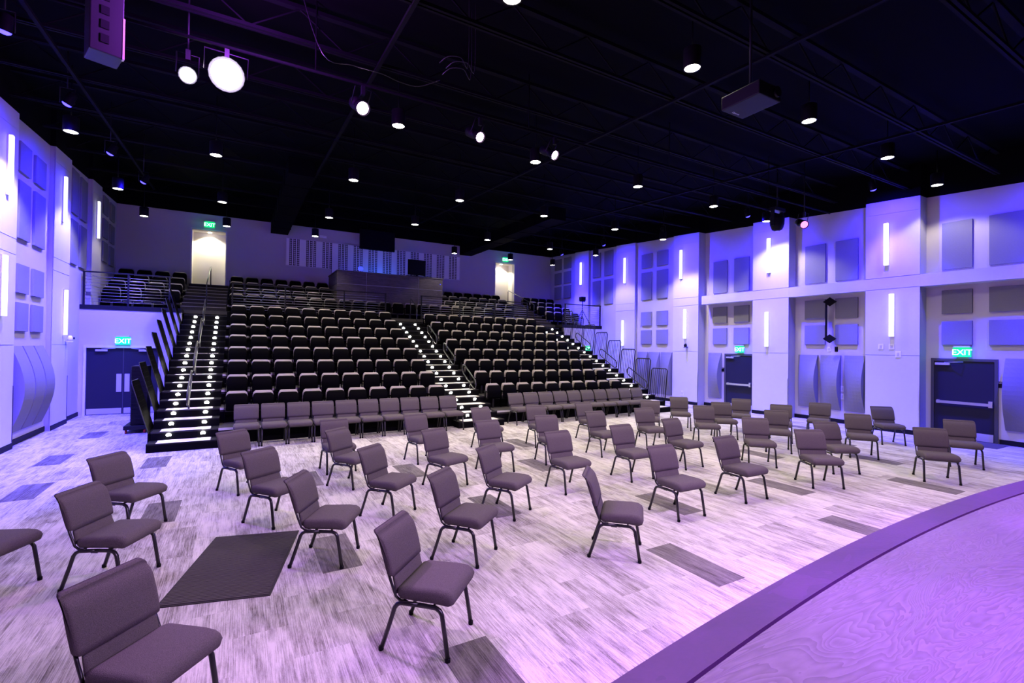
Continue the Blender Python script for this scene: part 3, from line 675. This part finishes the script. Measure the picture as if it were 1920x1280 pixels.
for i in range(4):
    urow([-2.14-.578*k for k in range(4)], i, 'from the aisle, double-door corner', 0)
    urow([14.56+.555*k for k in range(4)], i, 'from the aisle, push-bar corner', 0)
    if i == 0:
        urow([-.10+.578*k for k in range(22)], i, 'from the leaning-guard aisle, fronting the booth', 0)
    else:
        urow([-.10+.578*k for k in range(7)], i, 'from the leaning-guard aisle, beside the booth', 0)
        urow([9.08+.578*k for k in range(7)], i, 'from the booth towards the barred guards', 0)

# cable railings on the deck edges
def cable_rail(x0, x1, y, posts, lab):
    t = thing('cable_railing', lab, 'railing', (0, y, ZU), 0, 'cable railings of the upper tier')
    MB().box(x0, x1, -.03, .03, 1.03, 1.07).build('top_rail', 'steel_black', t)
    for p in posts: MB().box(p-.025, p+.025, -.025, .025, 0, 1.03).build('post', 'steel_black', t)
    for k in range(9): MB().tube([(x0, 0, .11+.10*k), (x1, 0, .11+.10*k)], .006, 5).build('cable', 'steel', t)
cable_rail(XLr+.05, -2.02, YG+.05, [XLr+.08, -3.15, -2.05], 'black cable railing on the gallery above the blue double doors')
cable_rail(14.35, XRf-.04, YG+.05, [14.38, XRf-.08], 'black cable railing on the gallery holding the tripod')
cable_rail(-.25, 5.48, 20.55, [-.22, 1.55, 3.75, 5.45], 'black cable railing before the booth, leaning-guard side')
cable_rail(7.02, 12.60, 20.55, [7.05, 8.9, 10.75, 12.57], 'black cable railing before the booth, barred-guard side')
def slope_rail(x, y0, z0, y1, z1, lab):
    t = thing('handrail', lab, 'handrail', (x, y0, z0), 0, 'straight stair handrails')
    MB().tube([(0, 0, .0), (0, 0, .82), (0, .05, .88), (0, y1-y0, z1-z0+.88), (0, y1-y0+.06, z1-z0+.82), (0, y1-y0+.06, z1-z0)], .02, 8).build('rail', 'rail_dark', t)
slope_rail(-1.05, 20.9, ZU+.16, 23.6, ZU+1.12, 'dark straight handrail on the upper steps, leaning-guard aisle')
slope_rail(13.2, 20.9, ZU+.16, 23.6, ZU+1.12, 'dark straight handrail on upper steps, barred-guard aisle')
t = thing('handrail', 'dark sloping handrail at the head of the centre aisle', 'handrail', (6.55, 20.42, ZU), 0, 'straight stair handrails')
MB().tube([(0, .12, 0), (0, .12, .86), (0, .06, .9), (0, -.75, .48), (0, -.75, -.40)], .02, 8).build('rail', 'rail_dark', t)

# ------------------------------------------------------------------ control booth
t = thing('control_booth', 'dark wood-panelled control booth in the upper tier', 'booth', (3.74, 22.22, ZU))
hb = 5.60-ZU
MB().box(.02, 4.93, .02, .06, 0, hb).box(.02, .06, .06, 2.33, 0, hb).box(4.89, 4.93, .06, 2.33, 0, hb).build('carcass', 'base_black', t)
g = .008
for a, b in ((0, 1.27), (1.27, 3.73), (3.73, 4.95)):
    for z0, z1 in ((.05, 5.05-ZU), (5.05-ZU, hb)):
        MB().box(a+g*(a > 0), b-g*(b < 4.9), 0, .02, z0+g, z1-g*(z1 < hb-.1)).build('front_panel', 'booth_wood', t)
for z0, z1 in ((.05, 5.05-ZU), (5.05-ZU, hb)):
    MB().box(0, .02, .02, 2.33, z0+g, z1-g).build('side_panel', 'booth_wood', t); MB().box(4.93, 4.95, .02, 2.33, z0+g, z1-g).build('side_panel', 'booth_wood', t)
for x in (1.27, 3.73): MB().box(x-g, x+g, .012, .018, .05, hb).build('joint_strip', 'alu', t)
MB().box(0, 4.95, .012, .018, 5.05-ZU-g, 5.05-ZU+g).build('joint_strip', 'alu', t)
MB().bbox(-.03, 4.98, -.03, .40, hb, hb+.045, .006).bbox(-.03, .35, .40, 2.35, hb, hb+.045, .006).bbox(4.6, 4.98, .40, 2.35, hb, hb+.045, .006).build('counter', 'booth_wood', t)
MB().box(.06, 4.89, .06, 2.33, hb-.42, hb-.38).build('desk_surface', 'base_black', t)
MB().lathe([(.02, 0), (.02, .012)], 10, (4.83, -.012, hb-.25), 'y').build('indicator', 'globe_blue', t)
ZB = 5.60+.045
t = thing('monitor', 'large dark monitor on the control booth counter', 'monitor', (7.45, 22.46, ZB))
MB().bbox(-.44, .44, 0, .05, .10, .84, .006).build('casing', 'black_plastic', t)
MB().box(-.425, .425, -.004, 0, .115, .825).build('screen', 'screen', t)
MB().box(-.04, .04, .02, .06, 0, .12).box(-.2, .2, -.06, .12, 0, .012).build('stand', 'black_plastic', t)
MB().bbox(6.88, 8.15, 22.22, 22.36, ZB, ZB+.03, .006).build('keyboard', 'black_plastic', label='long low black console in front of the booth monitor', cat='console')
t = thing('booth_lamp', 'small round blue lamp on the control booth counter', 'lamp', (4.78, 22.40, ZB))
MB().lathe([(.07, 0), (.07, .015), (.015, .03), (.015, .06)], 14).build('base', 'black_plastic', t)
MB().lathe([(.01, .06), (.08, .08), (.115, .15), (.09, .23), (.01, .265)], 18).build('globe', 'globe_blue', t)
point(None, (6.1, 23.6, 5.45), 55, (.05, .16, 1), .3)
# lattice print panel on the back wall
t = thing('patterned_panel', 'pale wall panel with dotted stripe print behind the booth', 'wall panel', (0, YB-.002, 0))
MB().box(1.87, 10.60, -.03, 0, 6.02, 7.26).box(3.86, 8.60, -.03, 0, 4.9, 6.02).build('panel', 'lattice_print', t)
MB().box(1.84, 10.63, -.036, -.0, 7.26, 7.285).box(1.84, 1.87, -.036, 0, 6.02, 7.26).box(10.6, 10.63, -.036, 0, 6.02, 7.26).box(1.84, 3.8, -.036, 0, 5.995, 6.02).box(8.68, 10.63, -.036, 0, 5.995, 6.02).build('edge_trim', 'alu', t)
t = thing('hanging_screen', 'wide black screen hung high above the control booth', 'screen', (6.0, YB-.35, 7.10))
MB().bbox(-.87, .87, 0, .12, 0, .98, .01).build('casing', 'black_plastic', t)
MB().box(-.85, .85, -.006, 0, .02, .96).build('panel', 'screen', t)
for x in (-.5, .5): MB().tube([(x, .06, .98), (x, .06, zdeck(YB)-7.1)], .02, 6).build('hanger', 'joist_black', t)
MB().bbox(3.30, 3.62, YB-.06, YB, 7.47, 7.58, .01).build('wall_box', 'white_plastic', label='small white box on rear wall above the patterned panel', cat='wall box')

# tripod follow-spot on the right gallery
t = thing('tripod', 'black tripod stand with a light head on the gallery', 'tripod', (15.95, 20.42, ZU))
for k in range(3):
    a = R(90+120*k+15); MB().tube([(0, 0, .85), (.5*math.cos(a), .5*math.sin(a), .02)], .018, 6).build('leg', 'steel_black', t)
MB().tube([(0, 0, .35), (0, 0, 1.30)], .022, 8).build('column', 'steel_black', t)
hd = MB().bbox(-.14, .14, -.12, .12, 1.34, 1.56, .02).build('head', 'black_plastic', t)
MB().lathe([(.06, -.15), (.06, -.12)], 14, (0, 0, 1.45), 'y').build('lens', 'screen', hd)
MB().box(-.18, .18, -.02, .02, 1.30, 1.34).build('yoke', 'steel_black', t)

# dark ribbed cart beside the stair
t = thing('storage_cart', 'black ribbed cart on red casters beside the leaning guards', 'cart', (-2.24, 15.75, 0))
MB().bbox(-.26, .22, -.35, .45, .10, .20, .01).build('base', 'steel_black', t)
MB().bbox(-.13, .20, -.22, .40, .20, 1.72, .015).build('body', 'base_black', t)
rb = MB()
for k in range(46): rb.box(-.14, .205, -.235, -.22, .22+k*.0325, .22+k*.0325+.016).box(-.145, -.13, -.22, .4, .22+k*.0325, .22+k*.0325+.016)
rb.build('ribs', 'steel_black', t, kind='stuff')
for sx, sy in ((-.21, -.28), (.17, -.28), (-.21, .38), (.17, .38)):
    ca = MB().lathe([(.05, -.02), (.05, .02)], 14, (sx, sy, .05), 'x').build('caster', 'red', t)

# ------------------------------------------------------------------ ceiling: joists, ducts, rigging
def joist(y, lab):
    zj = min(ztop(y)+.22, 7.75)
    t = thing('roof_joist', lab, 'joist', (0, y, zj), 0, 'black roof joists', S)
    MB().box(XLr+.1, XRf-.05, -.055, -.015, 0, .05).box(XLr+.1, XRf-.05, .015, .055, 0, .05).build('bottom_chord', 'joist_black', t)
    MB().box(XLr+.1, XRf-.05, -.05, .05, .52, .58).build('top_chord', 'joist_black', t)
    mb = MB(); x = XLr+.2; up_ = True
    while x < XRf-1:
        mb.tube([(x, 0, .04 if up_ else .53), (x+.7, 0, .53 if up_ else .04)], .014, 5, cap=False); x += .7; up_ = not up_
    mb.build('web', 'joist_black', t)
for i in range(11): joist(2.5+1.9*i+.05*(i % 2), 'black open-web roof joist, %s from the stage' % ORD[i])
for i, x in enumerate((-2.75, 2.0, 7.0, 12.0)):
    z0, z1 = ztop(2.5)+.2, ztop(21.5)+.2
    MB().prism([(2.4, z0), (21.6, z1-.05), (21.6, z1), (2.4, z0+.05)], 'x', x-.03, x+.03).build('bridging', 'joist_black', kind=S, label='black brace running beneath the joists, %s from the double-door side' % ORD[i], cat='brace', group='ceiling braces')
def duct(x0, x1, zb, lab):
    t = thing('air_duct', lab, 'duct', (0, 0, 0))
    for k in range(7):
        y0 = 15.6+k*1.285; y1 = min(y0+1.27, YB-.004)
        MB().prism([(y0, zb), (y1, zb), (y1, zb+.5), (y0, zb+.5)], 'x', x0, x1).build('section', 'duct_black', t)
        if k: MB().prism([(y0-.03, zb-.015), (y0, zb-.015), (y0, zb+.5), (y0-.03, zb+.5)], 'x', x0-.02, x1+.02).build('flange', 'duct_black', t)
duct(1.20, 1.92, 7.40, 'long black rectangular duct nearer the double-door side')
duct(10.6, 11.3, 7.40, 'long black rectangular duct nearer the push-bar door side')

# pendants
ZP = 6.75
def make_pendant():
    t = thing('pendant_light', 'pendant', 'pendant light')
    MB().lathe([(.135, 0), (.135, .30), (.12, .31), (.03, .315)], 20, (0, 0, 0), 'z', False).lathe([(.120, .0), (.120, .06)], 20, (0, 0, 0), 'z', False).build('can', 'can_black', t)
    MB().lathe([(.135, -.004), (.118, -.004)], 20, (0, 0, 0), 'z', False).build('rim', 'can_black', t)
    MB().lathe([(.002, .004), (.118, .004)], 20, (0, 0, 0), 'z', False).build('diffuser', 'lamp_warm', t)
    st_ = MB().tube([(0, 0, 0), (0, 0, 1)], .012, 6).build('stem', 'joist_black', t); st_.location.z = .31
    return t
pend0 = make_pendant(); kids(pend0); pu = [False]
PX = [[(960, -3), (1298, 128), (1517, 227), (1664, 296), (1757, 347)], [(747, 236), (1004, 304), (1196, 350), (1338, 387), (1437, 415)],
      [(133, 247), (405, 291), (663, 338), (862, 376), (1020, 405), (1153, 430), (1243, 449)], [(221, 354), (417, 379), (617, 408), (778, 421), (914, 450), (1031, 467), (1117, 479)],
      [(270, 405), (425, 424), (591, 443), (852, 475), (957, 487), (1036, 497)]]
for r, row in enumerate(PX):
    for i, (x, y) in enumerate(row):
        if not pu[0]: o = pend0; pu[0] = True
        else: o = copy_tree(pend0)
        p = at_z(x, y, ZP); o.location = p
        for ch in o.children:
            if ch.name.startswith('stem'): ch.scale.z = zdeck(p.y)-ZP-.305
        o['label'] = 'round glowing pendant can light, row %s from the stage, %s from double-door side' % (ORD[r], ORD[i]); o['group'] = 'pendant can lights'
        wall = p.x > 14 or p.x < -2.2
        if r == 4: spot(o, (0, 0, -.02), (0, 0, -1), PEND_W*.3, WARM, 118, .35, .10)
        else: spot(o, (0, 0, -.02), (0, 0, -1), (PEND_WALL_W*(.5, 1.15, 1.8, 1.0)[r]) if wall else PEND_W, WARM, 120 if wall else 124, .35, .10)

# blue wall-wash fixtures near the ceiling
def blue_wash(p, aim, lab, watts):
    t = thing('wash_light', lab, 'stage light', p, 0, 'blue wash lights')
    q = Vector(aim).to_track_quat('-Z', 'Y')
    b = MB().lathe([(.02, .24), (.07, .22), (.085, .0), (.09, -.01)], 16, (0, 0, 0), 'z', False).build('body', 'black_plastic', t); b.rotation_mode = 'QUATERNION'; b.rotation_quaternion = q
    l = MB().lathe([(.08, -.005), (.07, -.03), (.04, -.05), (.002, -.055)], 16, (0, 0, 0), 'z', False).build('lens', 'led_blue', t); l.rotation_mode = 'QUATERNION'; l.rotation_quaternion = q
    MB().tube([(-.11, 0, 0), (-.11, 0, .3), (.11, 0, .3), (.11, 0, 0)], .008, 6).tube([(0, 0, .3), (0, 0, zdeck(p[1])-p[2]-.006)], .012, 6).build('yoke', 'steel_black', t)
    spot(t, tuple(Vector(aim).normalized()*.06), aim, watts, BLUE, 150, 1.0, .06)
    lo = Vector((aim[0]*.5, aim[1]*1.4, -1)).normalized()
    spot(t, tuple(lo*.06), lo, watts*6.5, BLUE, 66, 1.0, .06)
for i, (px, z) in enumerate([((126, 194), 7.0), ((207, 287), 7.0), ((269, 341), 7.0)]):
    p = at_z(*px, z); blue_wash(p, (-.55, .25, -1), 'blue wash light aimed at the pilasters, %s from stage, double-door side' % ORD[i], BLUE_W*(1.0, .95, .8)[i])
blue_wash((-3.0, 9.6, 6.8), (-.2, .25, -1), 'blue wash light over the double-door side aisle near the stage', BLUE_W)
for i, (p, wv) in enumerate([((15.45, 3.0, 6.75), 1.0), ((15.57, 6.73, 6.95), 1.0), ((15.3, 10.4, 7.0), 1.0), ((15.25, 14.15, 7.15), 1.0), ((15.2, 17.85, 7.3), .9), ((15.2, 21.3, 7.4), .6)]):
    blue_wash(p, (.60, 0, -1), 'blue wash light aimed at the push-bar door wall, %s from the stage' % ORD[i], BLUE_W*wv)

# lighting bar with stage lights
ZL, YL = 6.30, 8.20
t = thing('lighting_bar', 'long black lighting pipe across the ceiling', 'lighting bar', (0, YL, ZL+.40))
MB().tube([(-3.6, 0, 0), (16.2, 0, 0)], .025, 8).build('pipe', 'joist_black', t)
for x in (-3, 1, 5, 9, 13): MB().tube([(x, 0, 0), (x, 0, zdeck(YL)-ZL-.405)], .012, 6).build('hanger', 'joist_black', t)
def stage_light(p, target, lab, lens='lens_violet', r=.085, watts=0, col=PURPLE, cone=40, length=.42):
    t = thing('stage_light', lab, 'stage light', p, 0, 'stage lights on the lighting bar')
    d_ = (Vector(target)-Vector(p)).normalized(); q = d_.to_track_quat('-Z', 'Y')
    def place(o): o.rotation_mode = 'QUATERNION'; o.rotation_quaternion = q; return o
    place(MB().lathe([(.02, length), (r*1.05, length-.04), (r*1.05, length*.5), (r*.85, length*.45), (r*.85, .06), (r*1.15, .05), (r*1.18, -.02)], 18, (0, 0, 0), 'z', False).build('body', 'black_plastic', t))
    place(MB().lathe([(.002, 0), (r, 0)], 18, (0, 0, 0), 'z', False).build('lens', lens, t))
    place(MB().tube([(-r*1.4, 0, length*.4), (-r*1.4, .28, length*.4), (r*1.4, .28, length*.4), (r*1.4, 0, length*.4)], .01, 6).build('yoke', 'steel_black', t))
    MB().box(-.03, .03, -.03, .03, .22, .370).build('clamp', 'steel_black', t)
    if watts: spot(t, tuple(d_*.06), d_, watts, col, cone, .4, .06)
    return t
cam_p = (0.0, 0.3, 2.2)
k1 = at_z(425, 140, ZL)
stage_light(k1, (0.3, .4, 2.3), 'blazing violet-white spotlight on the lighting bar', 'lens_key', .20, KEY_W, (.7, .3, 1), 70, .55)
sl = stage_light(at_z(352, 141, ZL), (0.3, .4, 2.3), 'bright violet spotlight clamped beside the blazing one', 'lens_key', .10, 0)
MB().tube([(0, 0, .3), (0, 0, zdeck(sl.location.y)-ZL-.006)], .014, 6).build('hanger', 'steel_black', sl)
point(None, tuple(k1+Vector((0.1, -.9, .35))), 700, (.45, .07, 1), .15)  # added bare violet light without a fixture, stands in for haze around the joists
stage_light(at_z(680, 203, ZL), (3.5, .2, .8), 'violet spotlight beneath the duct on the lighting bar', 'lens_violet', .10, STAGE_W*.6, STAGE_COL, 50)
stage_light(at_z(900, 257, ZL), (6.5, -.2, .8), 'violet spotlight midway along the lighting bar', 'lens_violet', .085, STAGE_W*.8, STAGE_COL, 55)
stage_light(at_z(1040, 291, ZL), (8.5, 0, .8), 'violet spotlight next to a pendant on the lighting bar', 'lens_violet', .085, STAGE_W*.8, STAGE_COL, 55)
sl = stage_light(at_z(1508, 421, 6.0), (8.5, 0, 1.5), 'dim pink spotlight near the push-bar door wall', 'lens_pink', .10)
MB().tube([(0, 0, .3), (0, 0, zdeck(sl.location.y)-6.0-.006)], .014, 6).build('hanger', 'steel_black', sl)
t = thing('moving_head', 'black dome-shaped moving light near the push-bar door wall', 'stage light', at_z(1457, 425, 6.0), 0)
MB().lathe([(.06, -.13), (.14, -.09), (.19, .05), (.20, .22), (.19, .30), (.05, .31)], 20).build('head', 'black_plastic', t)
MB().lathe([(.002, -.133), (.06, -.133)], 14, (0, 0, 0), 'z', False).build('lens', 'alu', t)
MB().box(-.25, -.20, -.05, .05, .0, .45).box(.20, .25, -.05, .05, 0, .45).box(-.25, .25, -.1, .1, .45, .55).build('yoke', 'black_plastic', t)
MB().tube([(0, 0, .55), (0, 0, zdeck(t.location.y)-6.0-.006)], .02, 6).build('clamp', 'steel_black', t)
# stage-side bar above the performers (behind the camera)
t = thing('front_bar', 'black lighting pipe above the stage', 'lighting bar', (0, -1.6, 6.3))
MB().tube([(-2, 0, .46), (14, 0, .46)], .025, 8).build('pipe', 'joist_black', t)
for x in (-1, 6, 13): MB().tube([(x, 0, .46), (x, 0, 1.0)], .012, 6).build('hanger', 'joist_black', t)
for i, (x, tg, wv) in enumerate([(3.2, (1.4, 4.2, 0), 1.3), (6.2, (5, 4.4, 0), 1.3), (9.5, (9, 3.9, 0), 1.3)]):
    stage_light((x, -1.6, 6.3), tg, 'violet wash light over the stage, %s on its pipe' % ORD[i], 'lens_violet', .09, STAGE_W*wv, PURPLE, 75)
for i, (x, tg, wv) in enumerate([(2.6, (2.4, -.15, .8), 2.6), (4.8, (4.7, -.05, .8), 3.2), (8.0, (8.0, 0, .8), 3.6)]):
    stage_light((x, -1.6, 6.3), tg, 'deep violet stage light over the plywood, %s on its pipe' % ORD[i], 'lens_violet', .09, STAGE_W*wv, STAGE_COL, 48)

# projector
p = at_z(1407, 200, 5.75); t = thing('projector', 'dark ceiling-hung projector on a thin pole', 'projector', (p.x, p.y, 5.75), 0)
MB().bbox(-.24, .24, -.29, .29, 0, .19, .015).build('body', 'black_plastic', t)
MB().lathe([(.07, -.33), (.075, -.28)], 16, (.12, 0, .10), 'y').build('lens', 'screen', t)
cu = bpy.data.curves.new('lettering', 'FONT'); cu.body = 'Optoma'; cu.size = .045; cu.align_x = 'CENTER'; cu.materials.append(MT['sign_text'])
o = bpy.data.objects.new('lettering', cu); C.objects.link(o); o.parent = t; o.location = (.0, .24, -.0015); o.rotation_euler = (R(180), 0, 0); TXT.append(o)
MB().box(-.10, .10, -.12, .12, .19, .23).tube([(0, 0, .2), (0, 0, zdeck(p.y)-5.75+.005)], .02, 8).build('mount', 'steel_black', t)
# hanging loudspeaker at the upper left
p = at_z(196, 92, 5.8); t = thing('hanging_loudspeaker', 'tall perforated loudspeaker box hung near the blazing spotlight', 'loudspeaker', (p.x, p.y+.1, 5.8), R(20))
MB().bbox(-.16, .16, 0, .34, 0, .95, .012).build('cabinet', 'dark_metal', t)
for k in range(5): MB().box(-.06, .02, -.008, .0, .12+.17*k, .22+.17*k).build('port', 'base_black', t)
MB().box(.15, .17, -.004, .06, 0, .5).build('edge_strip', 'cream', t)
MB().tube([(0, .15, .95), (0, .15, zdeck(p.y)-5.8+.02)], .008, 5).build('hanger', 'steel_black', t)
# loose cables under the roof
def cable_w(P, r, lab):
    Q = []
    for i in range(len(P)-1):
        a, b, c_, e = P[max(0, i-1)], P[i], P[i+1], P[min(len(P)-1, i+2)]
        for s_ in range(5):
            u = s_/5; Q.append(.5*((2*b)+(c_-a)*u+(2*a-5*b+4*c_-e)*u*u+(3*b-a-3*c_+e)*u**3))
    Q.append(P[-1]); MB().tube(Q, r, 5).build('cable', 'rail_dark', label=lab, cat='cable')
P0 = [at_z(*q) for q in ((560, 83, 6.9), (605, 101, 6.62), (660, 122, 6.6), (715, 138, 6.6), (748, 153, 6.6), (785, 162, 6.6), (825, 150, 6.7))]
P0[0].z = zdeck(P0[0].y)-.015
cable_w(P0, .007, 'thin grey cable sagging under the roof beside the lighting bar')
for i, (x, y) in enumerate(((850, 112), (862, 122), (855, 134))):
    Q0 = [at_z(*q) for q in ((x-26, y+6, 6.7), (x-10, y-6, 6.75), (x+14, y-4, 6.72), (x+28, y+10, 6.68))]
    Q0.append(Vector((Q0[-1].x, Q0[-1].y, zdeck(Q0[-1].y)-.015)))
    cable_w(Q0, .006, 'looped cable hanging from the roof deck, %s of a bundle from the stage' % ORD[i])
# text to mesh
bpy.context.view_layer.update()
dg = bpy.context.evaluated_depsgraph_get()
for o in TXT:
    me = bpy.data.meshes.new_from_object(o.evaluated_get(dg)); n = bpy.data.objects.new('lettering', me); C.objects.link(n)
    n.parent = o.parent; n.location = o.location; n.rotation_euler = o.rotation_euler
    if not me.materials: me.materials.append(o.data.materials[0])
    bpy.data.objects.remove(o)
